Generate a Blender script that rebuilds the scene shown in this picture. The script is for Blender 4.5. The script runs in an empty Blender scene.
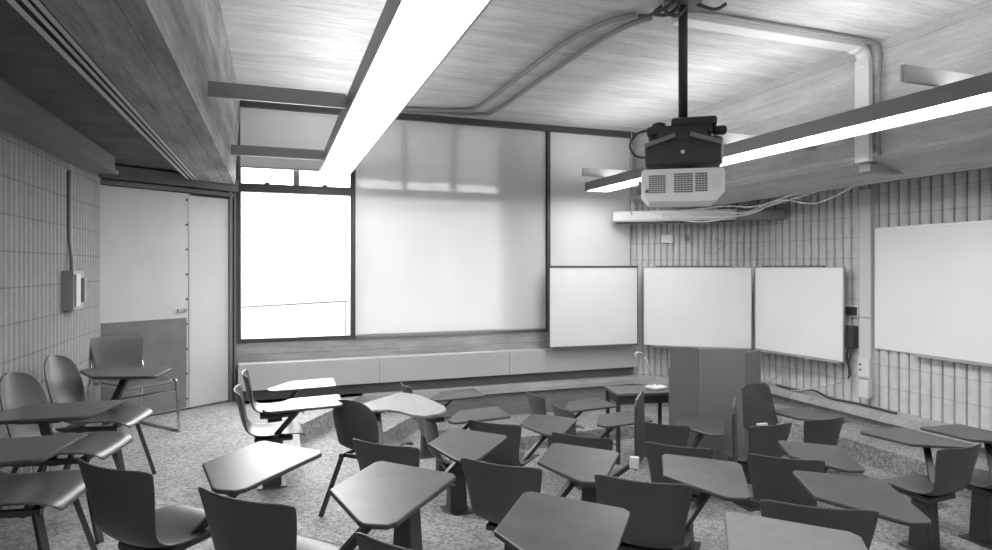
import bpy, bmesh, math, random
from mathutils import Vector, Matrix
random.seed(7)
C = bpy.context.scene.collection
PI = math.pi
R = math.radians
# ---------------------------------------------------------------- camera, world, exposure
EYE = 1.55                       # camera height over the upper floor level (z = 0)
YAW = R(19.6)
cd = bpy.data.cameras.new('camera'); cam = bpy.data.objects.new('camera', cd); C.objects.link(cam)
cam.location = (0, 0, EYE); cam.rotation_euler = (R(90), 0, -YAW)
cd.sensor_width = 36; cd.lens = 36*620/992; cd.shift_y = -8/992; cd.clip_start = .05
bpy.context.scene.camera = cam
w = bpy.data.worlds.new('world'); bpy.context.scene.world = w; w.use_nodes = True
w.node_tree.nodes['Background'].inputs[0].default_value = (1, 1, 1, 1)
w.node_tree.nodes['Background'].inputs[1].default_value = 6.5
vs = bpy.context.scene.view_settings
vs.view_transform = 'Standard'; vs.look = 'None'; vs.gamma = 1; vs.use_curve_mapping = False
vs.exposure = 1.2
LAMP_DOWN = 7.5
LAMP_UP = 4.2

# levels of the tiered floor
T = [0, -.20, -.40, -.55]
def at(x, y, z):                 # point at height z seen at pixel (x, y) of the photograph
    d = (EYE-z)*620/(y-267); t = (x-496)/620
    return Vector((d*(math.sin(YAW)+t*math.cos(YAW)), d*(math.cos(YAW)-t*math.sin(YAW)), z))

# ---------------------------------------------------------------- materials (greys only)
def nodes(name):
    m = bpy.data.materials.new(name); m.use_nodes = True
    nt = m.node_tree; return m, nt, nt.nodes['Principled BSDF']
def g(v): return (v, v, v, 1)
def plain(name, v, rough=.5, metal=0, spec=.5, noise=0, scale=20, bump=0):
    m, nt, b = nodes(name)
    b.inputs['Base Color'].default_value = g(v); b.inputs['Roughness'].default_value = rough
    b.inputs['Metallic'].default_value = metal; b.inputs['Specular IOR Level'].default_value = spec
    tc = nt.nodes.new('ShaderNodeTexCoord'); n = nt.nodes.new('ShaderNodeTexNoise'); n.inputs['Scale'].default_value = scale
    n.inputs['Detail'].default_value = 5
    nt.links.new(tc.outputs['Object'], n.inputs['Vector'])
    if noise:
        r = nt.nodes.new('ShaderNodeMapRange'); r.inputs['From Min'].default_value = .3; r.inputs['From Max'].default_value = .7
        r.inputs['To Min'].default_value = v*(1-noise); r.inputs['To Max'].default_value = v*(1+noise)
        nt.links.new(n.outputs['Fac'], r.inputs['Value']); nt.links.new(r.outputs[0], b.inputs['Base Color'])
    if bump:
        bp = nt.nodes.new('ShaderNodeBump'); bp.inputs['Strength'].default_value = bump; bp.inputs['Distance'].default_value = .004
        nt.links.new(n.outputs['Fac'], bp.inputs['Height']); nt.links.new(bp.outputs[0], b.inputs['Normal'])
    return m
def concrete(name, lo, hi, axis, board=.12, grain=1):   # board-formed concrete, boards running along axis 'X' or 'Y'
    m, nt, b = nodes(name); L = nt.links.new; N = nt.nodes.new
    b.inputs['Roughness'].default_value = .85; b.inputs['Specular IOR Level'].default_value = .2
    tc = N('ShaderNodeTexCoord'); mp = N('ShaderNodeMapping')
    mp.inputs['Scale'].default_value = (3.5, 60, 60) if axis == 'X' else (60, 3.5, 60)
    L(tc.outputs['Object'], mp.inputs['Vector'])
    n = N('ShaderNodeTexNoise'); n.inputs['Scale'].default_value = 1; n.inputs['Detail'].default_value = 6; n.inputs['Roughness'].default_value = .65
    L(mp.outputs[0], n.inputs['Vector'])
    n2 = N('ShaderNodeTexNoise'); n2.inputs['Scale'].default_value = 1.8; n2.inputs['Detail'].default_value = 6
    L(tc.outputs['Object'], n2.inputs['Vector'])
    # one tone for each board
    sp = N('ShaderNodeSeparateXYZ'); L(tc.outputs['Object'], sp.inputs[0])
    a1 = N('ShaderNodeMath'); a1.operation = 'ADD'; L(sp.outputs['Y' if axis == 'X' else 'X'], a1.inputs[0]); L(sp.outputs['Z'], a1.inputs[1])
    dv = N('ShaderNodeMath'); dv.operation = 'DIVIDE'; L(a1.outputs[0], dv.inputs[0]); dv.inputs[1].default_value = board
    fl = N('ShaderNodeMath'); fl.operation = 'FLOOR'; L(dv.outputs[0], fl.inputs[0])
    wn = N('ShaderNodeTexWhiteNoise'); wn.noise_dimensions = '1D'; L(fl.outputs[0], wn.inputs['W'])
    fr = N('ShaderNodeMath'); fr.operation = 'FRACT'; L(dv.outputs[0], fr.inputs[0])
    sm = N('ShaderNodeMath'); sm.operation = 'LESS_THAN'; L(fr.outputs[0], sm.inputs[0]); sm.inputs[1].default_value = .05
    n3 = N('ShaderNodeTexNoise'); n3.inputs['Scale'].default_value = 55; n3.inputs['Detail'].default_value = 4; L(tc.outputs['Object'], n3.inputs['Vector'])
    mp2 = N('ShaderNodeMapping'); mp2.inputs['Scale'].default_value = (1.3, 7, 7) if axis == 'X' else (7, 1.3, 7); L(tc.outputs['Object'], mp2.inputs['Vector'])
    n4 = N('ShaderNodeTexNoise'); n4.inputs['Scale'].default_value = 1; n4.inputs['Detail'].default_value = 8; n4.inputs['Roughness'].default_value = .7; L(mp2.outputs[0], n4.inputs['Vector'])
    prev = None
    for node, k in ((n, .55*grain), (n2, .35), (n3, .28), (n4, .75)):
        q = N('ShaderNodeMath'); q.operation = 'MULTIPLY_ADD'; L(node.outputs['Fac'], q.inputs[0]); q.inputs[1].default_value = k
        if prev: L(prev.outputs[0], q.inputs[2])
        else: q.inputs[2].default_value = -.5*(.55*grain+.35+.28+.75)+.5
        prev = q
    x3 = N('ShaderNodeMath'); x3.operation = 'MULTIPLY_ADD'; L(wn.outputs['Value'], x3.inputs[0]); x3.inputs[1].default_value = .12; L(prev.outputs[0], x3.inputs[2])
    x4 = N('ShaderNodeMath'); x4.operation = 'MULTIPLY_ADD'; L(sm.outputs[0], x4.inputs[0]); x4.inputs[1].default_value = -.16; L(x3.outputs[0], x4.inputs[2])
    r = N('ShaderNodeMapRange'); r.inputs['From Min'].default_value = .22; r.inputs['From Max'].default_value = .85
    r.inputs['To Min'].default_value = lo; r.inputs['To Max'].default_value = hi
    L(x4.outputs[0], r.inputs['Value']); L(r.outputs[0], b.inputs['Base Color'])
    bp = N('ShaderNodeBump'); bp.inputs['Strength'].default_value = .6; bp.inputs['Distance'].default_value = .008
    L(x4.outputs[0], bp.inputs['Height']); L(bp.outputs[0], b.inputs['Normal'])
    return m
def block(name, v, joint=.3):                            # ribbed block wall: thin dark bed joints every course
    m, nt, b = nodes(name); L = nt.links.new; N = nt.nodes.new
    b.inputs['Roughness'].default_value = .9; b.inputs['Specular IOR Level'].default_value = .2
    tc = N('ShaderNodeTexCoord'); sp = N('ShaderNodeSeparateXYZ'); L(tc.outputs['Object'], sp.inputs[0])
    dv = N('ShaderNodeMath'); dv.operation = 'DIVIDE'; L(sp.outputs['Z'], dv.inputs[0]); dv.inputs[1].default_value = .235
    fr = N('ShaderNodeMath'); fr.operation = 'FRACT'; L(dv.outputs[0], fr.inputs[0])
    sm = N('ShaderNodeMath'); sm.operation = 'LESS_THAN'; L(fr.outputs[0], sm.inputs[0]); sm.inputs[1].default_value = .05
    n = N('ShaderNodeTexNoise'); n.inputs['Scale'].default_value = 14; n.inputs['Detail'].default_value = 8; L(tc.outputs['Object'], n.inputs['Vector'])
    r = N('ShaderNodeMapRange'); r.inputs['From Min'].default_value = .3; r.inputs['From Max'].default_value = .7
    r.inputs['To Min'].default_value = v*.93; r.inputs['To Max'].default_value = v*1.07; L(n.outputs['Fac'], r.inputs['Value'])
    k = N('ShaderNodeMath'); k.operation = 'MULTIPLY_ADD'; L(sm.outputs[0], k.inputs[0]); k.inputs[1].default_value = -v*joint; L(r.outputs[0], k.inputs[2])
    L(k.outputs[0], b.inputs['Base Color'])
    bp = N('ShaderNodeBump'); bp.inputs['Strength'].default_value = .6; bp.inputs['Distance'].default_value = .004
    L(n.outputs['Fac'], bp.inputs['Height']); L(bp.outputs[0], b.inputs['Normal'])
    return m
def terrazzo(name, v):
    m, nt, b = nodes(name); L = nt.links.new; N = nt.nodes.new
    b.inputs['Roughness'].default_value = .6; b.inputs['Specular IOR Level'].default_value = .35
    tc = N('ShaderNodeTexCoord')
    vo = N('ShaderNodeTexVoronoi'); vo.inputs['Scale'].default_value = 60; L(tc.outputs['Object'], vo.inputs['Vector'])
    sp = N('ShaderNodeSeparateColor'); L(vo.outputs['Color'], sp.inputs[0])
    n = N('ShaderNodeTexNoise'); n.inputs['Scale'].default_value = 2.5; n.inputs['Detail'].default_value = 5; L(tc.outputs['Object'], n.inputs['Vector'])
    r = N('ShaderNodeMapRange'); r.inputs['To Min'].default_value = v*.58; r.inputs['To Max'].default_value = v*1.5; L(sp.outputs[0], r.inputs['Value'])
    r2 = N('ShaderNodeMapRange'); r2.inputs['From Min'].default_value = .3; r2.inputs['From Max'].default_value = .7
    r2.inputs['To Min'].default_value = .85; r2.inputs['To Max'].default_value = 1.12; L(n.outputs['Fac'], r2.inputs['Value'])
    k = N('ShaderNodeMath'); k.operation = 'MULTIPLY'; L(r.outputs[0], k.inputs[0]); L(r2.outputs[0], k.inputs[1])
    L(k.outputs[0], b.inputs['Base Color'])
    return m
def emit(name, v, s):
    m = bpy.data.materials.new(name); m.use_nodes = True; nt = m.node_tree; nt.nodes.clear()
    e = nt.nodes.new('ShaderNodeEmission'); e.inputs[0].default_value = g(v); e.inputs[1].default_value = s
    o = nt.nodes.new('ShaderNodeOutputMaterial'); nt.links.new(e.outputs[0], o.inputs[0]); return m
def shade_cloth(name, v, clear, tl_f=.12):
    m = bpy.data.materials.new(name); m.use_nodes = True; nt = m.node_tree; nt.nodes.clear(); L = nt.links.new; N = nt.nodes.new
    d = N('ShaderNodeBsdfDiffuse'); d.inputs[0].default_value = g(v)
    tl = N('ShaderNodeBsdfTranslucent'); tl.inputs[0].default_value = g(v)
    tr = N('ShaderNodeBsdfTransparent')
    a = N('ShaderNodeMixShader'); a.inputs[0].default_value = tl_f; L(d.outputs[0], a.inputs[1]); L(tl.outputs[0], a.inputs[2])
    b = N('ShaderNodeMixShader'); b.inputs[0].default_value = clear; L(a.outputs[0], b.inputs[1]); L(tr.outputs[0], b.inputs[2])
    o = N('ShaderNodeOutputMaterial'); L(b.outputs[0], o.inputs[0]); return m
def glass_mat():
    m = bpy.data.materials.new('window_glass'); m.use_nodes = True; nt = m.node_tree; nt.nodes.clear(); L = nt.links.new; N = nt.nodes.new
    gl = N('ShaderNodeBsdfGlossy'); gl.inputs['Roughness'].default_value = .02
    tr = N('ShaderNodeBsdfTransparent'); tr.inputs[0].default_value = g(.96)
    a = N('ShaderNodeMixShader'); a.inputs[0].default_value = .05; L(tr.outputs[0], a.inputs[1]); L(gl.outputs[0], a.inputs[2])
    o = N('ShaderNodeOutputMaterial'); L(a.outputs[0], o.inputs[0]); return m
M = dict(
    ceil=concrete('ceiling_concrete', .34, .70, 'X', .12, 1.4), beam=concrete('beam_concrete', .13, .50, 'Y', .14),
    beam_light=concrete('pale_beam_concrete', .30, .62, 'Y', .14), sill=concrete('sill_concrete', .2, .62, 'X', .16),
    curb_shaded=concrete('shaded_curb_concrete', .12, .32, 'X', .3), ledge=concrete('ledge_concrete', .3, .6, 'X', .3), block=block('ribbed_block', .29, .28), block_pale=block('pale_ribbed_block', .66, .2),
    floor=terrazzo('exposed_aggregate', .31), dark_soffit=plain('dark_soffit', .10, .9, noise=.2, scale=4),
    duct=plain('grey_painted_duct', .17, .7, noise=.1, scale=3), slot=plain('slot_rail', .62, .6), slot_gap=plain('slot_gap', .04, .8),
    door=plain('door_paint', .62, .45, noise=.04, scale=2), kick=plain('brushed_kick_plate', .26, .35, .5, noise=.1, scale=6),
    frame=plain('dark_window_frame', .07, .5), grey_frame=plain('grey_window_frame', .20, .5), jamb=plain('jamb_paint', .2, .5),
    panel=plain('heater_paint', .55, .5, noise=.03, scale=2), recess=plain('dark_recess', .12, .8),
    white=plain('whiteboard_surface', .90, .25, noise=.02, scale=2), alu=plain('aluminium', .5, .35, .6), tray=plain('dark_tray', .12, .5),
    fixture=plain('fixture_metal', .27, .4, .5), arm=plain('fixture_arm_metal', .30, .35, .4), trunk=plain('trunking_paint', .66, .45),
    plastic=plain('dark_shell_plastic', .072, .36, spec=.5, noise=.08, scale=60, bump=.1), tablet=plain('dark_laminate', .066, .36, spec=.4, noise=.22, scale=9),
    tablet_worn=plain('worn_grey_laminate', .115, .4, noise=.15, scale=12), tablet_pale=plain('worn_pale_laminate', .30, .4, noise=.15, scale=30), edge=plain('tablet_edging', .045, .45),
    steel=plain('black_frame_steel', .05, .4, spec=.5), chrome=plain('chrome', .62, .15, 1), black=plain('black_metal', .065, .55, spec=.3),
    proj=plain('projector_plastic', .82, .4), vent=plain('projector_vent', .16, .6), lectern=plain('lectern_laminate', .20, .5, noise=.05, scale=3),
    lectern_side=plain('lectern_side_laminate', .165, .5, noise=.05, scale=3), table=plain('table_top', .12, .4), cable=plain('cable_sleeve', .5, .5), cable_dark=plain('dark_cable', .06, .5),
    conduit=plain('painted_conduit', .24, .5), box=plain('box_paint', .26, .5), pale=plain('pale_plastic', .75, .5), lens_dark=plain('screen_dark', .05, .3),
    blind=shade_cloth('blind_cloth', .80, .0, .06), blind_thin=shade_cloth('thin_blind_cloth', .80, .0, .65), screen=shade_cloth('solar_shade_cloth', .80, .145, .08), glass=glass_mat(),
    lamp=emit('lamp_diffuser', 1, LAMP_DOWN), uplamp=emit('uplight_diffuser', 1, LAMP_UP),
    ground=plain('outdoor_paving', .28, .9, noise=.1, scale=2), house=concrete('outdoor_concrete', .45, .75, 'X', .6), rail=plain('outdoor_rail', .07, .6),
)
# ---------------------------------------------------------------- mesh builder
class MB:
    def __init__(s): s.bm = bmesh.new()
    def box(s, x0, x1, y0, y1, z0, z1, mat=None):
        vs = [s.bm.verts.new(p) for p in ((x0,y0,z0),(x1,y0,z0),(x1,y1,z0),(x0,y1,z0),(x0,y0,z1),(x1,y0,z1),(x1,y1,z1),(x0,y1,z1))]
        for f in ((0,3,2,1),(4,5,6,7),(0,1,5,4),(1,2,6,5),(2,3,7,6),(3,0,4,7)): s.bm.faces.new([vs[i] for i in f])
        return s
    def prism(s, pts, z0, z1):
        a = sum(pts[i][0]*pts[(i+1)%len(pts)][1]-pts[(i+1)%len(pts)][0]*pts[i][1] for i in range(len(pts)))
        if a < 0: pts = pts[::-1]
        lo = [s.bm.verts.new((p[0], p[1], z0)) for p in pts]; hi = [s.bm.verts.new((p[0], p[1], z1)) for p in pts]
        s.bm.faces.new(lo[::-1]); s.bm.faces.new(hi); n = len(pts)
        for i in range(n): s.bm.faces.new((lo[i], lo[(i+1)%n], hi[(i+1)%n], hi[i]))
        return s
    def hull8(s, bottom, top):                 # frustum between two quads (lists of 4 points, same winding)
        lo = [s.bm.verts.new(p) for p in bottom]; hi = [s.bm.verts.new(p) for p in top]
        s.bm.faces.new(lo[::-1]); s.bm.faces.new(hi)
        for i in range(4): s.bm.faces.new((lo[i], lo[(i+1)%4], hi[(i+1)%4], hi[i]))
        return s
    def bar(s, a, b, wx, wy):                  # rectangular bar between two points
        a = Vector(a); b = Vector(b); d = (b-a).normalized()
        u = d.cross(Vector((0,0,1)));
        if u.length < .05: u = Vector((1,0,0))
        u.normalize(); v = d.cross(u)
        q = lambda c: [c+u*wx/2*i+v*wy/2*j for i, j in ((-1,-1),(1,-1),(1,1),(-1,1))]
        return s.hull8(q(a), q(b))
    def tube(s, pts, r, n=8):
        pts = [Vector(p) for p in pts]; rings = []
        up = Vector((.13, .31, .94))
        for i, p in enumerate(pts):
            d = (pts[min(i+1, len(pts)-1)]-pts[max(i-1, 0)]).normalized()
            u = d.cross(up).normalized(); v = d.cross(u)
            rings.append([s.bm.verts.new(p+(u*math.cos(2*PI*k/n)+v*math.sin(2*PI*k/n))*r) for k in range(n)])
        for a, b in zip(rings, rings[1:]):
            for k in range(n): s.bm.faces.new((a[k], a[(k+1)%n], b[(k+1)%n], b[k]))
        s.bm.faces.new(rings[0][::-1]); s.bm.faces.new(rings[-1]); return s
    def cyl(s, c, r, h, n=20, axis='Z'):
        c = Vector(c); d = {'Z': (0,0,1), 'X': (1,0,0), 'Y': (0,1,0)}[axis]
        return s.tube([c, c+Vector(d)*h], r, n)
    def build(s, name, mat, parent=None, smooth=False, bevel=0, loc=None, rz=0):
        bmesh.ops.recalc_face_normals(s.bm, faces=s.bm.faces)
        me = bpy.data.meshes.new(name); s.bm.to_mesh(me); s.bm.free(); me.materials.append(mat)
        if smooth:
            for p in me.polygons: p.use_smooth = True
        o = bpy.data.objects.new(name, me); C.objects.link(o)
        if parent: o.parent = parent
        if loc: o.location = loc
        if rz: o.rotation_euler.z = rz
        if bevel:
            b = o.modifiers.new('bevel', 'BEVEL'); b.width = bevel; b.segments = 2; b.limit_method = 'ANGLE'
        return o
def smooth_path(pts, k=6):
    P = [Vector(p) for p in pts]; P = [2*P[0]-P[1]]+P+[2*P[-1]-P[-2]]; out = []
    for i in range(1, len(P)-2):
        for j in range(k):
            t = j/k; a, b, c, d = P[i-1:i+3]
            out.append(.5*((2*b)+(c-a)*t+(2*a-5*b+4*c-d)*t*t+(3*b-a-3*c+d)*t**3))
    out.append(P[-2]); return out
def struct(o): o['kind'] = 'structure'; return o
def tag(o, label, cat, group=None):
    o['label'] = label; o['category'] = cat
    if group: o['group'] = group
    return o
def thing(name, label, cat, loc=(0,0,0), rz=0, group=None):
    o = bpy.data.objects.new(name, None); C.objects.link(o); o.empty_display_size = .1
    o.location = loc; o.rotation_euler.z = rz
    return tag(o, label, cat, group)

# ================================================================ THE ROOM
CEIL = 3.48; WY = 7.85; LX = -1.65; RX = 6.3; BY = -1.2
FA = (4.83, 7.85); FB = (6.3, 6.75)            # diagonal corner facet
DA = (-.45, 7.82); DB = (-1.65, 6.98)          # door wall
fl = MB()
fl.prism([(-1.9,-1.4),(6.5,-1.4),(6.5,8.1),(-1.9,8.1)], -.75, T[3])
fl.prism([(-1.9,-1.4),(6.5,-1.4),(6.5,3.5),(5.2,3.5),(3.6,3.5),(2.1,5.0),(2.1,6.6),(2.1,8.1),(-1.9,8.1)], T[3]-.1, T[2])
fl.prism([(2.1,6.6),(4.4,6.6),(5.2,5.8),(5.2,3.5),(6.5,3.5),(6.5,8.1),(2.1,8.1)], T[3]-.1, T[2])
fl.prism([(-1.9,-1.4),(6.5,-1.4),(6.5,6.3),(5.49,6.3),(5.49,2.35),(3.05,2.35),(.95,4.45),(.95,6.4),(1.9,7.7),(1.9,8.1),(-1.9,8.1)], T[2]-.1, T[1])
fl.prism([(-1.9,-1.4),(6.5,-1.4),(6.5,1.25),(2.75,1.25),(.21,3.8),(.21,6.34),(1.0,7.6),(1.0,8.1),(-1.9,8.1)], T[1]-.1, T[0])
struct(fl.build('floor', M['floor']))
struct(MB().box(-.8, 5.3, BY, 8.1, CEIL, CEIL+.2).build('ceiling', M['ceil']))
# left beam: battered face, board-marked soffit
bl = MB()
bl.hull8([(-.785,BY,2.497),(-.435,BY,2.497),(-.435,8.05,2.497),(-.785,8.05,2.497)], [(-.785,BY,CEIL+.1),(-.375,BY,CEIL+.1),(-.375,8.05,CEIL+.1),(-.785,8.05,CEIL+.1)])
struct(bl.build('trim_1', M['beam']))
# slot diffuser beside the beam, dark soffit, bulkhead
s = MB()
for x0, x1 in ((-.813,-.793),(-.848,-.832),(-.898,-.874)): s.box(x0, x1, BY, 7.5, 2.495, 2.50)
struct(s.build('trim_2', M['slot']))
struct(MB().box(-.90, -.785, BY, 8.0, 2.52, 2.6).build('trim_3', M['slot_gap']))
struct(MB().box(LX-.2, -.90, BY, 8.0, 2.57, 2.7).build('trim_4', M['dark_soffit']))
b = MB(); b.box(LX, -1.40, BY, 6.6, 2.43, 2.57); b.box(LX, -1.37, BY, 6.6, 2.41, 2.44)
struct(b.build('trim_5', M['duct']))
# right beam
def yz_prism(name, prof, y0, y1, mat):         # profile in x,z swept along y
    m = MB(); lo = [m.bm.verts.new((p[0], y0, p[1])) for p in prof]; hi = [m.bm.verts.new((p[0], y1, p[1])) for p in prof]
    n = len(prof); m.bm.faces.new(lo); m.bm.faces.new(hi[::-1])
    for i in range(n): m.bm.faces.new((lo[i], lo[(i+1)%n], hi[(i+1)%n], hi[i]))
    return struct(m.build(name, mat))
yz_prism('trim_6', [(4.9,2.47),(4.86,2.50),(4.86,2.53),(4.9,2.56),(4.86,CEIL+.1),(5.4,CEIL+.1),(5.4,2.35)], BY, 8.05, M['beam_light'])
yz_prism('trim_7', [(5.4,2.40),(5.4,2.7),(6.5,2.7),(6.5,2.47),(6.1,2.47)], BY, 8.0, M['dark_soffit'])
# ribbed walls
def ribbed(name, p0, p1, z0, z1, pitch, depth, mat, cut=[]):
    m = MB(); a = Vector((p0[0], p0[1])); b_ = Vector((p1[0], p1[1])); d = (b_-a); Ln = d.length; d.normalize(); nrm = Vector((-d.y, d.x))
    prof = []; n = int(Ln/pitch)
    for i in range(n+1):
        for t, h in ((0,0),(.13,0),(.145,.72),(.3,.95),(.5,1),(.7,.95),(.98,.72)):
            s_ = (i+t)*pitch
            if s_ < Ln: prof.append((s_, h*depth))
    prof.append((Ln, 0))
    lo = []; hi = []
    for s_, h in prof:
        q = a+d*s_+nrm*h; lo.append(m.bm.verts.new((q.x, q.y, z0))); hi.append(m.bm.verts.new((q.x, q.y, z1)))
    for i in range(len(prof)-1): m.bm.faces.new((lo[i], lo[i+1], hi[i+1], hi[i]))
    bk = [m.bm.verts.new((q.x, q.y, z)) for q, z in ((a-nrm*.15, z0), (b_-nrm*.15, z0), (b_-nrm*.15, z1), (a-nrm*.15, z1))]
    m.bm.faces.new(bk); m.bm.faces.new([lo[0], hi[0], bk[3], bk[0]]); m.bm.faces.new([lo[-1], hi[-1], bk[2], bk[1]])
    me = m.build(name, mat); return struct(me)
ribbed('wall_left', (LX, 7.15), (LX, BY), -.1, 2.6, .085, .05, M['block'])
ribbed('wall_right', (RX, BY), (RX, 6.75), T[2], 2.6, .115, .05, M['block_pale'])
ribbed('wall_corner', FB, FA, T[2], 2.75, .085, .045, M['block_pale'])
struct(MB().box(-2, 6.6, BY-.15, BY, -.75, CEIL+.1).build('wall_back', M['door']))
# door wall
dd = Vector((DB[0]-DA[0], DB[1]-DA[1])); dl = dd.length; ang = math.atan2(dd.y, dd.x)     # local x runs A -> B, local -y... room side is +y
dw = bpy.data.objects.new('door_1', None); C.objects.link(dw); dw.location = (DA[0], DA[1], 0); dw.rotation_euler.z = ang; struct(dw)
S1 = .373*dl
MB().box(S1+.006, dl-.02, -.02, .02, .015, 2.35).build('door_leaf', M['door'], dw, bevel=.003)
MB().box(.085, S1-.006, -.02, .02, .015, 2.33).build('side_panel', M['door'], dw, bevel=.003)
MB().box(S1+.03, dl-.05, .02, .028, .03, 1.0).build('kick_plate', M['kick'], dw)
MB().box(S1-.006, S1+.006, -.02, .024, .015, 2.35).build('astragal', M['alu'], dw)
for i in range(9):
    MB().cyl((S1+.025, .02, .12+i*.27), .012, .008, 10, 'Y').build('screw', M['frame'], dw)
h = MB(); h.box(S1+.03, S1+.13, .02, .05, 1.07, 1.10); h.cyl((S1+.05, .02, 1.085), .025, .03, 16, 'Y'); h.build('door_handle', M['alu'], dw, bevel=.004)
f = MB(); f.box(0, .03, -.05, .05, 0, 2.53); f.box(.045, .08, -.05, .04, 0, 2.45); f.build('door_jamb', M['jamb'], dw)
f = MB(); f.box(0, dl, -.05, .05, 2.36, 2.40); f.box(0, dl, -.05, .09, 2.42, 2.55); f.build('door_head', M['duct'], dw)
bw = MB().box(-.12, dl+.35, -.35, -.055, -.1, 2.75).build('wall_door', M['jamb'], loc=(DA[0], DA[1], 0), rz=ang)
struct(bw)
# window wall: concrete upstand, ledge, heater casing
struct(MB().box(-.44, 4.9, 7.80, 8.05, T[2]-.1, .66).build('wall_window', M['sill']))
ld = MB()
ld.prism([(-.42,7.56),(4.72,7.56),(5.98,6.62),(6.05,6.5),(6.05,BY),(6.3,BY),(6.3,6.8),(4.9,7.88),(-.42,7.88)], -.09, .0)
struct(ld.build('trim_8', M['ledge']))
lb = MB(); lb.prism([(-.42,7.62),(4.72,7.62),(6.02,6.66),(6.10,6.5),(6.10,BY),(6.3,BY),(6.3,6.8),(4.9,7.88),(-.42,7.88)], T[3], -.09)
struct(lb.build('baseboard_room', M['curb_shaded']))  # darkened concrete: the shade under the ledge is put into its colour
hc = thing('radiator_casing', 'long pale grey metal heater casing running under the windows', 'radiator', (0, 7.63, .13))
MB().box(-.40, 4.86, 0, .16, 0, .31).build('front_panel', M['panel'], hc, bevel=.006)
MB().box(-.38, 4.80, .07, .15, -.125, 0).build('recess', M['recess'], hc)
for x in (1.2, 2.9): MB().box(x, x+.006, -.003, .01, .005, .305).build('panel_seam', M['conduit'], hc)
# windows
VX = [-.42, .24, .90, 1.55, 2.20, 2.84, 3.51]
def window(name, x0, x1, mulls, frame, handles):
    wn = bpy.data.objects.new(name, None); C.objects.link(wn); wn.location = (0, WY, 0); struct(wn)
    f = MB()
    f.box(x0, x1, -.06, .06, .66, .71); f.box(x0, x1, -.06, .06, 2.43, 2.53); f.box(x0, x1, -.06, .06, 3.40, CEIL)
    f.build('window_frame', frame, wn)
    f = MB(); f.box(x0, x0+.045, -.08, .06, .66, CEIL); f.box(x1-.03, x1, -.08, .06, .66, CEIL); f.build('window_post', M['frame'], wn)
    for x in mulls: MB().box(x-.035, x+.035, -.04, .05, 2.53, 3.40).build('mullion', M['grey_frame'], wn)
    MB().box(x0+.04, x1-.04, .0, .006, .71, 2.43).build('pane', M['glass'], wn)
    xs = [x0]+mulls+[x1]
    for a, b_ in zip(xs, xs[1:]):
        MB().box(a+.04, b_-.04, .0, .006, 2.53, 3.40).build('pane', M['glass'], wn)
        hm = MB(); hm.box((a+b_)/2-.03, (a+b_)/2+.03, -.05, -.02, 2.53, 2.55); hm.box((a+b_)/2-.006, (a+b_)/2+.006, -.06, -.03, 2.54, 2.61); hm.build('window_latch', M['frame'], wn)
window('window_1', -.42, .90, [.24], M['frame'], 1)
window('window_2', .90, 3.51, [1.55, 2.20, 2.84], M['grey_frame'], 1)
# blank panels closing the last bays
struct(MB().box(3.51, 4.90, 7.83, 8.0, .66, CEIL).build('trim_9', M['panel']))
struct(MB().box(2.86, 3.50, 7.90, 7.96, .71, 3.40).build('trim_10', M['panel']))
struct(MB().box(-.44, 4.86, 7.70, 7.80, 3.40, CEIL).build('trim_11', M['frame']))
struct(MB().box(3.49, 3.53, 7.70, 7.84, .66, 3.42).build('trim_12', M['frame']))
# blinds
def blind(label, x0, x1, y, z0, z1, mat, grp=None):
    t = thing('roller_blind', label, 'blind', ((x0+x1)/2, y, z0), 0, grp); hw = (x1-x0)/2
    MB().box(-hw, hw, -.002, .002, .02, z1-z0).build('blind_cloth', mat, t)
    MB().box(-hw, hw, -.008, .008, 0, .02).build('bottom_rail', M['alu'], t)
blind('short drawn blind over the upper panes of the clear left window', -.38, .87, 7.755, 2.70, 3.40, M['blind'])
blind('blind behind the big solar shade, first upper pane from the left', .94, 1.51, 7.885, 2.66, 3.40, M['blind_thin'])
blind('blind behind the big solar shade, second upper pane from the left', 1.59, 2.16, 7.885, 2.65, 3.40, M['blind_thin'])
blind('blind behind the big solar shade, third upper pane from the left', 2.24, 2.80, 7.885, 2.64, 3.40, M['blind_thin'])
blind('large see-through solar shade drawn down over the middle window', .93, 3.48, 7.755, .70, 3.41, M['screen'])
blind('opaque white shade in the last window bay above the corner whiteboard', 3.54, 4.80, 7.755, .70, 3.41, M['blind'])
# outdoors
struct(MB().box(-14, 16, 8.4, 40, -.3, -.1).build('trim_13', M['ground']))
hb = thing('building', 'pale concrete building seen faintly through the solar shade', 'building', (4.2, 17, -.1))
MB().box(-2.6, 3.2, 0, 5, 0, 3.3).build('wall', M['house'], hb)
MB().box(-3.2, 3.6, -.5, 5, 3.3, 3.5).build('roof_slab', M['house'], hb)
for i in range(4): MB().box(-2.2+i*1.4, -1.3+i*1.4, -.03, .02, 1.0, 2.6).build('window', M['conduit'], hb)
rl = thing('railing', 'thin metal railing outside beyond the clear left window', 'railing', (0, 10.5, -.1))
MB().tube([(-1.5, 0, .98), (7.5, 0, 1.35)], .02).build('handrail', M['rail'], rl)
for i in range(5): MB().tube([(-.6+i*1.7, 0, 0), (-.6+i*1.7, 0, 1.01+i*.07)], .018).build('post', M['rail'], rl)
br = thing('bicycle_rack', 'low looped metal rack outside behind the solar shade', 'rack', (0, 12.5, -.1))
for i in range(2):
    x = 3.6+i*1.1
    MB().tube(smooth_path([(x,0,0),(x,0,.95),(x+.1,0,1.12),(x+.6,0,1.12),(x+.7,0,.95),(x+.7,0,0)]), .03).build('hoop', M['rail'], br)

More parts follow.
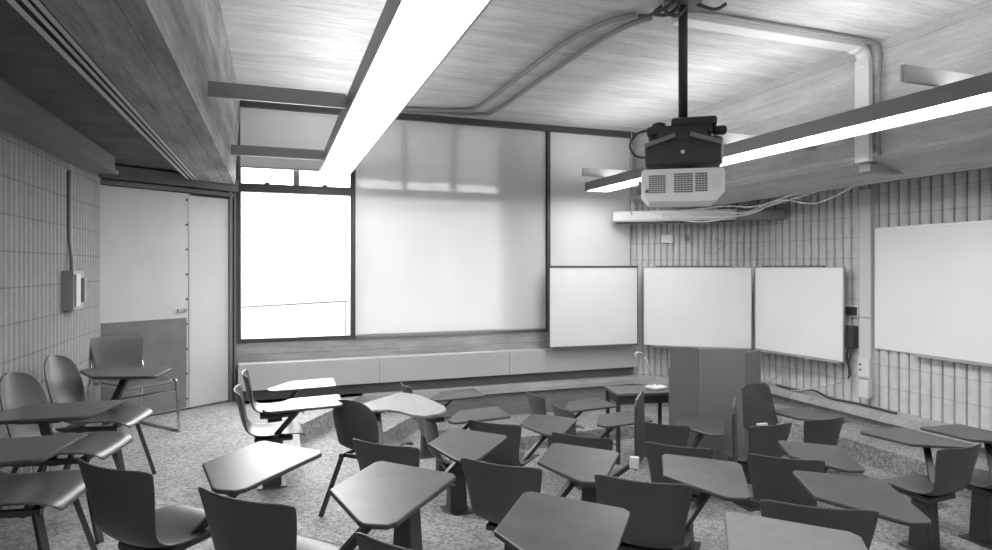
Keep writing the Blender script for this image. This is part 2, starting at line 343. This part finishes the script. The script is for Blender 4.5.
# ================================================================ LIGHT FIXTURES
def fixture(label, x0, x1, z0, z1, y0, y1, arms, az, am):
    t = thing('light_fixture', label, 'ceiling light', ((x0+x1)/2, y0, z0), 0, None); hw = (x1-x0)/2; L = y1-y0; H = z1-z0
    b = MB(); b.box(-hw, -hw+.012, 0, L, 0, H); b.box(hw-.012, hw, 0, L, 0, H); b.box(-hw+.012, hw-.012, L-.012, L, 0, H); b.box(-hw+.012, hw-.012, 0, .012, 0, H)
    b.box(-hw+.012, hw-.012, .012, L-.012, H*.45, H*.5)
    b.build('housing', M['fixture'], t)
    MB().box(-hw+.016, hw-.016, .014, L-.014, .006, .02).build('lens', M['lamp'], t)
    MB().box(-hw+.05, hw-.05, .014, L-.014, H-.03, H-.02).build('uplight_lens', M['uplamp'], t)
    for k in range(1, int(L/1.22)+1):
        MB().box(-hw+.014, hw-.014, k*1.22, k*1.22+.008, .002, .006).build('lens_joint', M['alu'], t)
    for ya, xa, xb in arms:
        MB().box(xa-(x0+x1)/2, xb-(x0+x1)/2, ya-y0-.012, ya-y0+.012, H+az, H+az+.10).build('support_arm', M[am], t)
fixture('long fluorescent fixture running overhead on the left side of the room',   .465, .815, EYE+1.06, EYE+1.18, .3, 7.2, [(1.9,-.42,.465),(4.4,-.41,.465),(6.6,-.41,.465)], -.08, 'arm')
fixture('long fluorescent fixture on the right, behind the hanging projector', 3.85, 4.19, EYE+1.0, EYE+1.113, .3, 7.32, [(1.0,3.55,4.88),(2.69,3.55,4.88),(4.6,3.55,4.88),(6.8,3.55,4.88)], .002, 'alu')  # arms in lighter metal than the left ones: bright light put into the colour

# ================================================================ BOARDS
def board(label, p0, p1, z0, z1, trayspan, topclip, frame, back=.12):
    a = Vector((p0[0], p0[1])); b_ = Vector((p1[0], p1[1])); d = b_-a; L = d.length
    t = thing('whiteboard', label, 'whiteboard', (a.x, a.y, z0), math.atan2(d.y, d.x))   # local +x along board, room on local -y
    H = z1-z0
    MB().box(.012, L-.012, -.012, .012, .012, H-.012).build('writing_surface', M['white'], t)
    f = MB(); f.box(0, .012, -.016, .016, 0, H); f.box(L-.012, L, -.016, .016, 0, H); f.box(.012, L-.012, -.016, .016, 0, .012); f.box(.012, L-.012, -.016, .016, H-.012, H)
    f.build('frame', frame, t)
    if trayspan:
        k = MB(); k.box(L*trayspan[0], L*trayspan[1], -.075, -.017, -.012, 0); k.box(L*trayspan[0], L*trayspan[1], -.08, -.07, -.012, .012); k.build('marker_tray', M['tray'] if frame is not M['alu'] else M['alu'], t)
    if topclip: MB().box(L*topclip[0], L*topclip[1], -.022, .018, H+.001, H+.018).build('map_rail', M['tray'], t)
    for x in (.2*L, .8*L): MB().box(x-.02, x+.02, .016, back, .3*H, .36*H).build('bracket', M['tray'], t)
    return t
board('whiteboard standing left of the corner, overlapping the last window', (3.44,7.56), (4.78,7.52), .47, 1.55, (.02,.98), (0,1), M['tray'], .15)
board('middle whiteboard set across the diagonal corner behind the lectern', (4.84,7.46), (5.965,6.62), .46, 1.55, (.1,.92), (.12,.8), M['alu'], .2)
board('whiteboard on the right of the lectern, left of the vertical cable casing', (6.02,6.62), (6.13,5.34), .46, 1.55, (.05,.98), (.1,.8), M['alu'])
board('large wide whiteboard mounted on the ribbed wall at the far right', (6.25,5.06), (6.25,2.66), .645, 1.985, (.2,.98), None, M['alu'], .04)
# projection screen casing across the corner
fd = Vector((FB[0]-FA[0], FB[1]-FA[1])).normalized()
st = thing('projection_screen', 'long white roller screen case mounted high across the corner', 'projection screen', (4.45, 7.62, 2.17), math.atan2(fd.y, fd.x))
MB().box(0, 1.62, -.08, .08, .0, .15).build('case', M['trunk'], st, bevel=.03)
MB().box(.05, 1.6, -.03, .06, -.02, .0).build('screen_roll', M['frame'], st)
MB().box(1.62, 2.2, -.05, .08, -.0, .14).build('case_extension', M['box'], st, bevel=.01)
for x in (.12, 1.5): MB().box(x, x+.04, .08, .25, .05, .14).build('bracket', M['alu'], st)
tag(MB().box(0, .16, -.03, .0, 0, .12).build('wall_speaker', M['pale'], loc=(5.17, 7.52, 1.89), rz=math.atan2(fd.y, fd.x), bevel=.005), 'small white square box on the ribbed corner wall below the screen case', 'box')
tag(MB().box(0, .06, -.03, .0, 0, .08).build('wall_socket', M['box'], loc=(5.43, 7.33, 1.92), rz=math.atan2(fd.y, fd.x)), 'tiny grey socket right of the white box on the corner wall', 'socket')
# ---- vertical casing on right wall, trunking on ceiling and beam
tr = thing('wall_trunking', 'wide pale vertical cable casing between two whiteboards', 'trunking', (6.2, 5.14, .12))
MB().box(0, .07, -.07, .07, 0, 2.3).build('casing', M['trunk'], tr, bevel=.005)
MB().box(-.003, .0, -.07, .07, .86, .87).build('casing_joint', M['conduit'], tr)
o = MB(); o.box(-.03, -.0, -.08, .06, .20, .42); o.build('socket_plate', M['pale'], tr, bevel=.004)
o = MB(); o.box(-.06, .0, -.09, .03, -.02, .17); o.build('junction_box', M['pale'], tr, bevel=.004)
for z in (.34, .28): MB().cyl((-.036, .03, z), .012, .008, 10, 'X').build('socket_hole', M['black'], tr)
ct = thing('cable_trunking', 'white cable trunking running along the ceiling and down the beam', 'trunking', (4.86, 4.02, CEIL))
MB().box(-1.95, -.09, -.07, .07, -.045, 0).build('ceiling_run', M['trunk'], ct, bevel=.006)
k = MB(); k.tube(smooth_path([(-.14,0,-.03),(-.06,0,-.04),(-.02,0,-.10),(-.02,0,-.2)]), .05); 
k.bm.transform(Matrix.Scale(1.35, 4, (0,1,0))); k.build('elbow', M['trunk'], ct, smooth=True)
MB().box(-.05, .0, -.07, .07, -1.02, -.12).build('drop_run', M['trunk'], ct, bevel=.006)
MB().box(-.01, .5, -.05, .06, -1.10, -1.03).build('soffit_run', M['box'], ct, bevel=.006)
cc = MB(); cc.tube(smooth_path([(2.9,3.86,CEIL-.02),(3.8,3.86,CEIL-.02),(4.72,3.87,CEIL-.02),(4.84,3.87,CEIL-.1),(4.84,3.87,CEIL-.3),(4.84,3.87,2.5)]), .014)
tag(cc.build('conduit', M['conduit'], smooth=True), 'thin grey conduit following the white trunking across the ceiling', 'conduit')
# devices
dv = thing('control_panel', 'small dark-faced wall control with pale rim beside the casing', 'control panel', (6.22, 5.33, .98))
MB().box(-.0, .03, -.09, .09, 0, .13).build('rim', M['pale'], dv, bevel=.005); MB().box(-.006, -.0, -.078, .078, .015, .115).build('screen', M['lens_dark'], dv)
ph = thing('wall_telephone', 'black wall unit with dangling cable under the control panel', 'telephone', (6.22, 5.33, .63))
MB().box(-.06, .03, -.075, .075, 0, .25).build('body', M['black'], ph, bevel=.015)
MB().tube(smooth_path([(-.02,.02,.0),(-.03,.03,-.12),(-.02,0,-.28),(-.03,.01,-.36)]), .012).build('cord', M['cable_dark'], ph, smooth=True)
MB().tube(smooth_path([(-.02,-.03,.0),(-.04,-.01,-.15),(-.02,.01,-.32)]), .010).build('cord', M['cable_dark'], ph, smooth=True)
eb = thing('switch_box', 'grey electrical switch box on the left ribbed wall with conduit above', 'switch box', (-1.62, 5.95, 1.2))
MB().box(0, .1, -.14, .14, 0, .32).build('enclosure', M['box'], eb, bevel=.006)
MB().box(.1, .115, -.12, .0, .03, .29).build('cover', M['alu'], eb, bevel=.003)
MB().box(.1, .13, .04, .1, .06, .26).build('switch_lever', M['box'], eb)
MB().tube(smooth_path([(.05,.0,.30),(.05,.0,.42),(.03,.02,.6),(.03,.02,1.14)]), .016).build('conduit_pipe', M['conduit'], eb, smooth=True)
# cables hung under the right beam
cb = [[(4.75,7.0,2.24),(5.2,6.3,2.30),(5.3,5.8,2.26),(5.4,5.2,2.38),(5.5,4.5,2.40)],
      [(4.9,6.9,2.2),(5.3,6.1,2.17),(5.35,5.6,2.26),(5.45,5.0,2.36),(5.6,4.6,2.38)],
      [(4.8,6.95,2.22),(5.1,6.5,2.12),(5.4,5.9,2.22),(5.4,5.4,2.34),(5.5,4.8,2.37)],
      [(5.2,6.4,2.25),(5.3,6.0,2.20),(5.35,5.5,2.30),(5.35,5.0,2.22),(5.4,4.5,2.38)]]
bd = thing('cable_bundle', 'tangle of loose pale cables slung under the right concrete beam', 'cable')
for p in cb: MB().tube(smooth_path(p, 8), .008, 6).build('cable', M['cable'], bd, smooth=True)
tag(MB().tube(smooth_path([(5.55,7.05,1.75),(5.62,6.98,1.72),(5.7,6.92,1.8),(5.74,6.9,1.9),(5.66,6.96,1.93),(5.7,6.92,2.0),(5.76,6.88,2.1)], 6), .006, 6).build('loose_cable', M['cable'], smooth=True), 'thin pale cable loop hanging on the corner wall under the screen case', 'cable')
tag(MB().tube(smooth_path([(6.12,6.35,.02),(6.1,6.0,.02),(6.16,5.8,.05),(6.1,5.5,.02),(6.14,5.2,.02),(6.12,4.7,.02)], 6), .013, 6).build('floor_cable', M['cable_dark'], smooth=True), 'dark cable lying along the concrete ledge under the casing', 'cable')
tag(MB().tube(smooth_path([(6.12,6.5,.012),(6.08,6.2,.2),(6.12,6.15,.02),(6.05,5.9,.04),(6.13,5.5,.18),(6.17,5.25,.3)], 6), .008, 6).build('power_lead', M['cable'], smooth=True), 'thin pale lead looping on the ledge up to the socket', 'cable')
# ceiling conduits from the projector mount to the windows
for k, (dx, lab) in enumerate(((0, 'grey conduit crossing the ceiling to the windows, nearer the lectern side'), (-.24, 'grey conduit crossing the ceiling to the windows, nearer the left light'))):
    tag(MB().tube(smooth_path([(2.70+dx*.6,4.05,CEIL-.03),(2.61+dx*.8,4.25,CEIL-.03),(2.55+dx,4.8,CEIL-.03),(2.53+dx,6.0,CEIL-.03),(2.52+dx,7.1+dx*.6,CEIL-.03),(2.38+dx,7.35+dx*.6,CEIL-.03),(1.6,7.5+dx*.6,CEIL-.03),(.9,7.5+dx*.6,CEIL-.03)], 6), .022).build('conduit', M['conduit'], smooth=True), lab, 'conduit')
tag(MB().tube(smooth_path([(4.55,7.3,CEIL-.01),(4.55,7.3,3.2),(4.555,7.3,2.8),(4.55,7.3,2.25)], 4), .006, 6).build('pull_chain', M['cable'], smooth=True), 'thin pull chain hanging from the ceiling before the last shade', 'chain')

# ================================================================ PROJECTOR
PX, PY = 2.80, 3.80
pm = thing('projector_mount', 'black ceiling pole with bulky mounting bracket carrying the projector', 'mount', (PX, PY, CEIL), -R(37))
MB().cyl((0,0,-.86), .033, .86, 20).build('pole', M['black'], pm, smooth=True)
m = MB(); m.box(-.13,.13,-.13,.13,-.03,0); m.build('ceiling_plate', M['black'], pm, bevel=.005)
m = MB(); m.box(-.25,.20,-.14,.14,-.99,-.92); m.box(-.08,.23,-.15,.12,-.93,-.87); m.box(.20,.30,-.04,.04,-.98,-.92); m.cyl((-.17,.0,-.93), .05, .06); m.build('upper_bracket', M['black'], pm, bevel=.02)
m = MB(); m.box(-.18,.17,-.16,.16,-1.07,-.96); m.build('swivel_block', M['black'], pm, bevel=.03)
m = MB(); m.box(-.26,.26,-.17,.17,-1.21,-1.04); m.cyl((-.19,-.02,-1.2), .08, .18); m.cyl((.19,-.02,-1.2), .085, .2); m.build('lower_bracket', M['black'], pm, bevel=.02)
m = MB()
for sgn in (-1, 1): m.bar((sgn*.05,-.18,-1.0),(sgn*.26,-.19,-1.07),.02,.03)
m.build('bracket_strut', M['conduit'], pm)
MB().cyl((.0,-.18,-1.12), .014, .01, 12, 'Y').build('bolt', M['pale'], pm)
MB().tube(smooth_path([(-.24,-.1,-.94),(-.32,-.1,-.96),(-.37,-.1,-1.04),(-.33,-.1,-1.12),(-.24,-.1,-1.14)]), .008, 6).build('cable', M['cable_dark'], pm, smooth=True)
for p in ([(-.1,.0,-.02),(-.25,.05,-.05),(-.32,.1,-.02)],[(-.05,-.1,-.02),(-.12,-.14,-.1),(-.04,-.12,-.14),(.02,-.06,-.06)],[(.1,0,-.03),(.22,.05,-.06),(.3,.05,-.03)],[(-.15,-.05,-.03),(-.2,-.08,-.09),(-.1,-.06,-.10),(-.02,-.05,-.04)]):
    MB().tube(smooth_path(p), .014, 6).build('cable', M['cable_dark'], pm, smooth=True)
pj = thing('projector', 'white ceiling projector hanging below the black bracket, vents towards us', 'projector', (PX-.02, PY, 2.005), -R(32)); pj.scale = (.92,)*3
def chamf(mb, w0, w1, y0, y1, z0, zc, z1):   # body with its lower corners cut off
    pr = [(-w0, zc), (-w1, z0), (w1, z0), (w0, zc), (w0, z1-.02), (w0-.02, z1), (-w0+.02, z1), (-w0, z1-.02)]
    lo = [mb.bm.verts.new((p[0], y0, p[1])) for p in pr]; hi = [mb.bm.verts.new((p[0], y1, p[1])) for p in pr]; n = len(pr)
    mb.bm.faces.new(lo); mb.bm.faces.new(hi[::-1])
    for i in range(n): mb.bm.faces.new((lo[i], lo[(i+1)%n], hi[(i+1)%n], hi[i]))
    return mb
chamf(MB(), .305, .245, -.2, .2, 0, .075, .255).build('body', M['proj'], pj, bevel=.008)
def vent(x0, x1, z0, z1, nx, nz):
    v = MB(); 
    for i in range(nx):
        for j in range(nz):
            a = x0+(x1-x0)*i/nx; b_ = z0+(z1-z0)*j/nz
            v.box(a+.0015, a+(x1-x0)/nx-.0015, -.203, -.196, b_+.003, b_+(z1-z0)/nz-.003)
    v.build('vent_grille', M['vent'], pj)
vent(-.25, -.125, .07, .21, 6, 9); vent(-.065, .075, .07, .22, 6, 9); vent(.09, .18, .075, .22, 4, 8)
MB().box(-.275, -.25, -.203, -.196, .075, .1).build('badge', M['vent'], pj)
MB().box(.21, .275, -.202, -.196, .10, .20).build('port_panel', M['pale'], pj)
MB().cyl((-.33, -.05, .13), .055, .05, 20, 'X').build('side_cap', M['vent'], pj, smooth=True)
MB().cyl((0, .2, .14), .06, .05, 24, 'Y').build('lens', M['black'], pj, smooth=True)
for x in (-.1, .1): MB().cyl((x, 0, .25), .02, .035, 12).build('mounting_foot', M['black'], pj)

# ================================================================ LECTERN, TABLE
lc = thing('lectern', 'tall grey laminate lectern with folded front standing before the corner', 'lectern', (4.13, 5.05, T[3]), -R(20))
MB().prism([(-.22,-.10),(.23,-.10),(.23,-.07),(-.22,-.07)], .0, 1.30).build('front_panel', M['lectern'], lc)
MB().prism([(-.47,.0),(-.223,-.10),(-.223,-.07),(-.44,.02)], .0, 1.31).build('wing_panel', M['lectern_side'], lc)
MB().prism([(.45,.06),(.42,.07),(.233,-.07),(.233,-.10)], .0, 1.27).build('wing_panel', M['lectern_side'], lc)
MB().prism([(-.40,.03),(-.22,-.06),(.23,-.06),(.40,.08),(.40,.32),(-.40,.32)], 1.02, 1.05).build('desk_top', M['table'], lc)
MB().box(-.40, -.37, .04, .32, 0, 1.02).build('side_panel', M['lectern_side'], lc); MB().box(.37, .40, .1, .32, 0, 1.02).build('side_panel', M['lectern_side'], lc)
MB().box(-.37, .37, .06, .32, .4, .42).build('shelf', M['lectern_side'], lc)
tb = thing('side_table', 'small dark table with thin legs left of the lectern', 'table', (3.74, 5.9, T[3]), -R(12))
MB().box(-.30, .38, -.22, .22, .73, .76).build('tabletop', M['table'], tb, bevel=.004)
MB().box(-.27, .35, -.19, .19, .64, .73).build('apron', M['steel'], tb)
for x in (-.27, .34):
    for y in (-.18, .18): MB().box(x-.018, x+.018, y-.018, y+.018, 0, .73).build('leg', M['steel'], tb)
dc = thing('document_camera', 'thin jointed lamp arm with flat base on the small table', 'document camera', (3.97, 5.84, T[3]+.762), R(15))
MB().box(-.12, .08, -.08, .08, 0, .03).build('base', M['pale'], dc, bevel=.01)
MB().tube([(.03,.02,.02),(-.10,.04,.24),(-.16,.05,.36)], .012).build('arm', M['cable'], dc, smooth=True)
MB().tube(smooth_path([(-.16,.05,.36),(-.22,.04,.40),(-.30,.03,.41),(-.32,.03,.36),(-.29,.03,.30)]), .010).build('head_arm', M['cable'], dc, smooth=True)
MB().tube([(-.08,.02,.03),(-.10,.03,.2)], .006).build('brace', M['cable'], dc)

# ================================================================ CHAIRS
def lerp(a, b, t): return a+(b-a)*t
def shell(kind):
    if kind == 'square':
        prof = [(.52,.405,.19,0),(.50,.43,.20,.004),(.42,.437,.21,.012),(.32,.43,.212,.02),(.22,.415,.205,.03),(.14,.42,.192,.035),(.085,.455,.182,.035),(.055,.53,.186,.034),(.038,.61,.197,.034),(.024,.69,.214,.034),(.006,.757,.224,.038),(-.004,.779,.223,.040)]
    else:
        prof = [(.52,.40,.19,0),(.50,.43,.205,.004),(.42,.44,.215,.012),(.32,.43,.215,.02),(.22,.42,.205,.028),(.14,.43,.19,.032),(.085,.475,.18,.035),(.06,.54,.19,.04),(.035,.62,.20,.045),(.015,.70,.198,.045),(.0,.765,.175,.04),(-.008,.805,.135,.03),(-.012,.828,.08,.015),(-.014,.834,.03,.005)]
    bm = bmesh.new(); nx = 10; rows = []
    for i, (y, z, hw, cv) in enumerate(prof):
        back = min(1, max(0, (z-.43)/.12)) if y < .2 else 0
        row = []
        for j in range(nx+1):
            t = j/nx*2-1; t2 = t*t
            px = hw*math.copysign(abs(t)**.9, t) if t else 0
            horn = .004*t2 if (kind == 'square' and i > len(prof)-3) else 0
            row.append(bm.verts.new((px, y+cv*t2*back*1.1, z+cv*t2*(1-back)*.9+horn-(.012 if abs(t) > .9 and i == len(prof)-1 and kind == 'square' else 0))))
        rows.append(row)
    for a, b in zip(rows, rows[1:]):
        for j in range(nx): bm.faces.new((a[j], a[j+1], b[j+1], b[j]))
    bmesh.ops.recalc_face_normals(bm, faces=bm.faces)
    me = bpy.data.meshes.new('shell'); bm.to_mesh(me); bm.free(); me.materials.append(M['plastic'])
    for p in me.polygons: p.use_smooth = True
    return me
SHELL = {k: shell(k) for k in ('square', 'round')}
TAB = [(.06,.40),(.02,.76),(.04,.79),(.41,.77),(.44,.74),(.475,.25),(.46,.215),(.38,.19),(.35,.20)]
PADDLE = [(-.24,.33),(-.27,.40),(-.27,.63),(-.27,.93),(-.22,.99),(-.10,.99),(.0,.94),(.2,.82),(.36,.70),(.43,.60),(.44,.48),(.38,.38),(.28,.37),(.14,.42),(.03,.43),(-.05,.36),(-.10,.26),(-.18,.25)]
def make_chair(name, label, base='pedestal', kind='square', tab='right', tabmat='tablet'):
    t = thing(name, label, 'chair')
    o = bpy.data.objects.new('shell', SHELL[kind]); C.objects.link(o); o.parent = t
    sd = o.modifiers.new('solid', 'SOLIDIFY'); sd.thickness = .012; sd.offset = -1
    ss = o.modifiers.new('sub', 'SUBSURF'); ss.levels = 1; ss.render_levels = 2
    if base == 'pedestal':
        MB().hull8([(-.07,.20,0),(.07,.20,0),(.07,.34,0),(-.07,.34,0)], [(-.05,.21,.37),(.05,.21,.37),(.05,.33,.37),(-.05,.33,.37)]).build('pedestal', M['steel'], t, bevel=.01)
        MB().box(-.11,.11,.16,.38,0,.012).build('foot_plate', M['steel'], t, bevel=.003)
        MB().box(-.13,.13,.14,.42,.37,.405).build('seat_bracket', M['steel'], t, bevel=.008)
    elif base == 'legs':
        for sx in (-1, 1):
            MB().bar((sx*.15,.42,.40),(sx*.21,.52,0),.03,.022).build('leg', M['steel'], t)
            MB().bar((sx*.15,.12,.40),(sx*.21,-.04,0),.03,.022).build('leg', M['steel'], t)
        m = MB()
        for sx in (-1, 1): m.bar((sx*.15,.10,.40),(sx*.15,.44,.40),.03,.025)
        m.bar((-.15,.14,.395),(.15,.14,.395),.025,.025); m.bar((-.15,.40,.395),(.15,.40,.395),.025,.025); m.build('seat_frame', M['steel'], t)
    elif base == 'sled':
        for sx in (-1, 1):
            MB().tube(smooth_path([(sx*.2,.10,.42),(sx*.22,.47,.42),(sx*.225,.50,.38),(sx*.23,.53,.04),(sx*.23,.50,.012),(sx*.23,.1,.012),(sx*.23,-.03,.012),(sx*.23,-.05,.05),(sx*.21,.06,.44),(sx*.19,.02,.62)], 5), .011).build('sled_frame', M['chrome'], t, smooth=True)
        MB().tube([(-.22,.49,.34),(.22,.49,.34)], .01).build('crossbar', M['chrome'], t)
    sg = -1 if tab == 'left' else 1
    if tab in ('right', 'left', 'paddle'):
        src = PADDLE if tab == 'paddle' else TAB
        s2 = -1 if tab == 'left' else 1
        if kind == 'round' and tab != 'paddle': src = [(x*.9+.02, y-.22 if tab == 'right' else y-.20) for x, y in src]
        pts = [(s2*x, y) for x, y in src]
        m = MB(); m.prism(pts, .662, .682)
        tbo = m.build('tablet', M[tabmat], t, bevel=.006)
        tbo['label'] = 'flat writing tablet with clipped corners'
        cx = s2*(.30 if tab != 'paddle' else -.10)
        yo = -.15 if kind == 'round' and tab != 'paddle' else 0
        MB().box(cx-.07, cx+.07, .38+yo, .56+yo, .645, .661).build('tablet_bracket', M['steel'], t, bevel=.004)
        m = MB(); m.bar((s2*.10,.26,.375),(cx,.46+yo,.65),.045,.03); m.build('tablet_post', M['steel'], t, bevel=.004)
    elif tab == 'upright':                       # tablet swung up, facing the back of the chair
        m = MB(); m.prism([(-.22,.0),(-.20,-.03),(.10,-.03),(.15,.0),(.09,.33),(.05,.36),(-.17,.36),(-.2,.33)], -.009, .009)
        m.bm.transform(Matrix.Translation((.16, .30, .70)) @ Matrix.Rotation(R(82), 4, 'X'))
        tbo = m.build('tablet', M['tablet'], t, bevel=.005); tbo['label'] = 'writing tablet standing upright'
        MB().bar((.10,.26,.375),(.14,.31,.72),.04,.028).build('tablet_post', M['steel'], t)
        MB().box(.06,.17,.26,.29,.69,.715).build('hinge_block', M['pale'], t, bevel=.004)  # same pale hinge, light painted into its colour
    elif tab in ('folded', 'folded_left'):       # tablet hinged up beside the seat
        s2 = 1 if tab == 'folded' else -1
        m = MB(); m.prism([(x*.9, y) for x, y in [(.0,0),(.36,.02),(.38,.05),(.30,.50),(.27,.53),(.03,.50),(.0,.46)]], -.009, .009)
        m.bm.transform(Matrix.Translation((s2*.33, .26, .50)) @ Matrix.Rotation(R(90), 4, 'Z') @ Matrix.Rotation(R(90), 4, 'X'))
        tbo = m.build('tablet', M['tablet'], t, bevel=.005); tbo['label'] = 'writing tablet folded up on its edge'
        MB().bar((s2*.10,.26,.375),(s2*.31,.32,.54),.04,.028).build('tablet_post', M['steel'], t)
        MB().box(s2*.33-.03,s2*.33+.03,.20,.245,.53,.61).build('hinge_block', M['pale'], t, bevel=.004)  # hinge in bright light: its brightness is painted as a pale colour
    return t
def kids(o): return [c for c in bpy.data.objects if c.parent is o]
KIND = {}
def chair(key, x, y, z, facing, label, group, scale=1):
    if key in KIND:
        src = KIND[key]; t = src.copy(); C.objects.link(t)
        for ch in kids(src):
            c = ch.copy(); C.objects.link(c); c.parent = t
        t['label'] = label
    else:
        t = make_chair('tablet_chair' if 'none' not in key else 'classroom_chair', label, *key); KIND[key] = t
    t.location = (x, y, z); t.rotation_euler.z = facing; t.scale = (scale,)*3; t['group'] = group
    return t
DIAG = R(-44); RIGHT = R(-88); UP = R(-2)
PR = ('pedestal','square','right'); PF = ('pedestal','square','folded'); PN = ('pedestal','square','none')
def by_back(px, py, tier, top=.775):
    p = at(px, py, T[tier]+top); return p.x, p.y, T[tier]
G0 = 'chairs of the nearest diagonal row'; G1 = 'chairs of the second diagonal row'; G2 = 'chairs of the third diagonal row'
GL = 'chairs along the left wall'; GW = 'chairs on the left near the windows'; GP = 'chairs on the lowest level around the lectern'; GR = 'chairs at the right side'
# nearest row
chair(PR, *by_back(104,467,0), DIAG, 'dark chair at lower left, the leftmost seen from behind, glossy tablet beyond it', G0)
chair(PR, *by_back(236,498,0), DIAG, 'dark chair at the bottom edge, left of centre, second of the nearest row', G0)
x, y, z = by_back(413,549,0)
chair(PR, x, y, z, DIAG, 'chair cut by the bottom edge whose big dark tablet fills the bottom centre', G0)
chair(('pedestal','square','right','tablet_worn'), .95, 1.26, 0, DIAG, 'chair below the frame, only its worn tablet shows at the bottom right of centre', G0)
# second row
chair(PR, *by_back(381,444,1), DIAG, 'dark chair directly behind the rounded chair, leftmost of the second row', G1)
chair(PR, *by_back(497,464,1), DIAG, 'dark wide-backed chair right in the middle of the foreground', G1)
chair(PR, *by_back(641,481,1), DIAG+R(4), 'large dark chair back in the foreground below the upright folded tablet', G1)
chair(PR, *by_back(820,507,1), DIAG+R(8), 'dark chair back at lower right, cut off by the bottom edge', G1)
# third row
chair(PR, *by_back(492,423,2), DIAG, 'dark chair at the middle behind the central tablet, leftmost of the third row', G2)
chair(PF, *by_back(580,436,2), DIAG, 'low-showing dark chair back with its tablet folded upright at its right', G2)
chair(PF, *by_back(677,446,2), DIAG, 'dark chair back in front of the lectern with small hinge, whitened as if lit, at its right', G2)
chair(PR, *by_back(786,458,2), DIAG+R(5), 'dark chair back below the two chairs right of the lectern', G2)
# left block by the windows
chair(PR, *by_back(243,363,0), RIGHT, 'farther of two side-on chairs with bright tablets near the left window', GW, .9)
chair(PR, *by_back(235,378,0), RIGHT, 'nearer of two side-on chairs with bright tablets near the left window', GW, .9)
x, y, z = by_back(342,402,1, .82)
chair(('legs','round','paddle','tablet_pale'), x+.04, y, z, R(-46), 'round-backed dark chair with splayed legs and a long pale paddle tablet', GW)
chair(PR, *by_back(403,382,2), RIGHT, 'chair close under the heater casing, the farthest of three facing right', GW, .97)
chair(PR, 1.17, 5.40, T[2], RIGHT, 'middle one of three right-facing chairs behind the pale paddle tablet', GW, .97)
chair(PN, 1.10, 4.78, T[2], RIGHT, 'chair without tablet half hidden under the pale paddle tablet', GW)
# lowest level
chair(PR, *by_back(532,394,3), RIGHT, 'farthest chair before the window wall, facing right towards the small table', GP)
chair(PR, *by_back(559,407,3), RIGHT, 'chair just in front of the farthest one, left of the small table', GP)
chair(PR, *by_back(662,424,3), DIAG, 'chair left of the lectern foot, its dark tablet against the lectern', GP)
chair(('pedestal','square','upright'), *by_back(774,425,3), UP, 'chair right of the lectern with its square tablet folded upright', GP)
chair(PR, *by_back(828,419,3), UP, 'chair right of the lectern, nearest the ledge of the right wall', GP)
# right side
chair(PR, *by_back(966,447,2), UP+R(4), 'dark chair at the right facing the windows, standing on a box pedestal', GR)
chair(PR, 4.75, 2.72, T[2], UP, 'chair cut by the right edge, its tablet under the large whiteboard', GR)
# along the left wall
LR = ('legs','round','right')
chair(('legs','round','left'), -1.47, 5.12, 0, R(-101), 'round-backed chair by the left wall under the switch box, the farthest of three', GL, 1.12)
chair(LR, -1.46, 4.36, 0, R(-100), 'round-backed chair by the left wall, middle of three, back at the frame edge', GL, 1.12)
chair(LR, -1.46, 3.55, 0, R(-97), 'chair by the left wall nearest the camera, only seat and tablet showing', GL, 1.12)
chair(('sled','square','none'), -1.45, 6.80, 0, R(-140), 'dark chair on a chrome sled frame in front of the metal kick plate', 'chair before the door', 1.15)
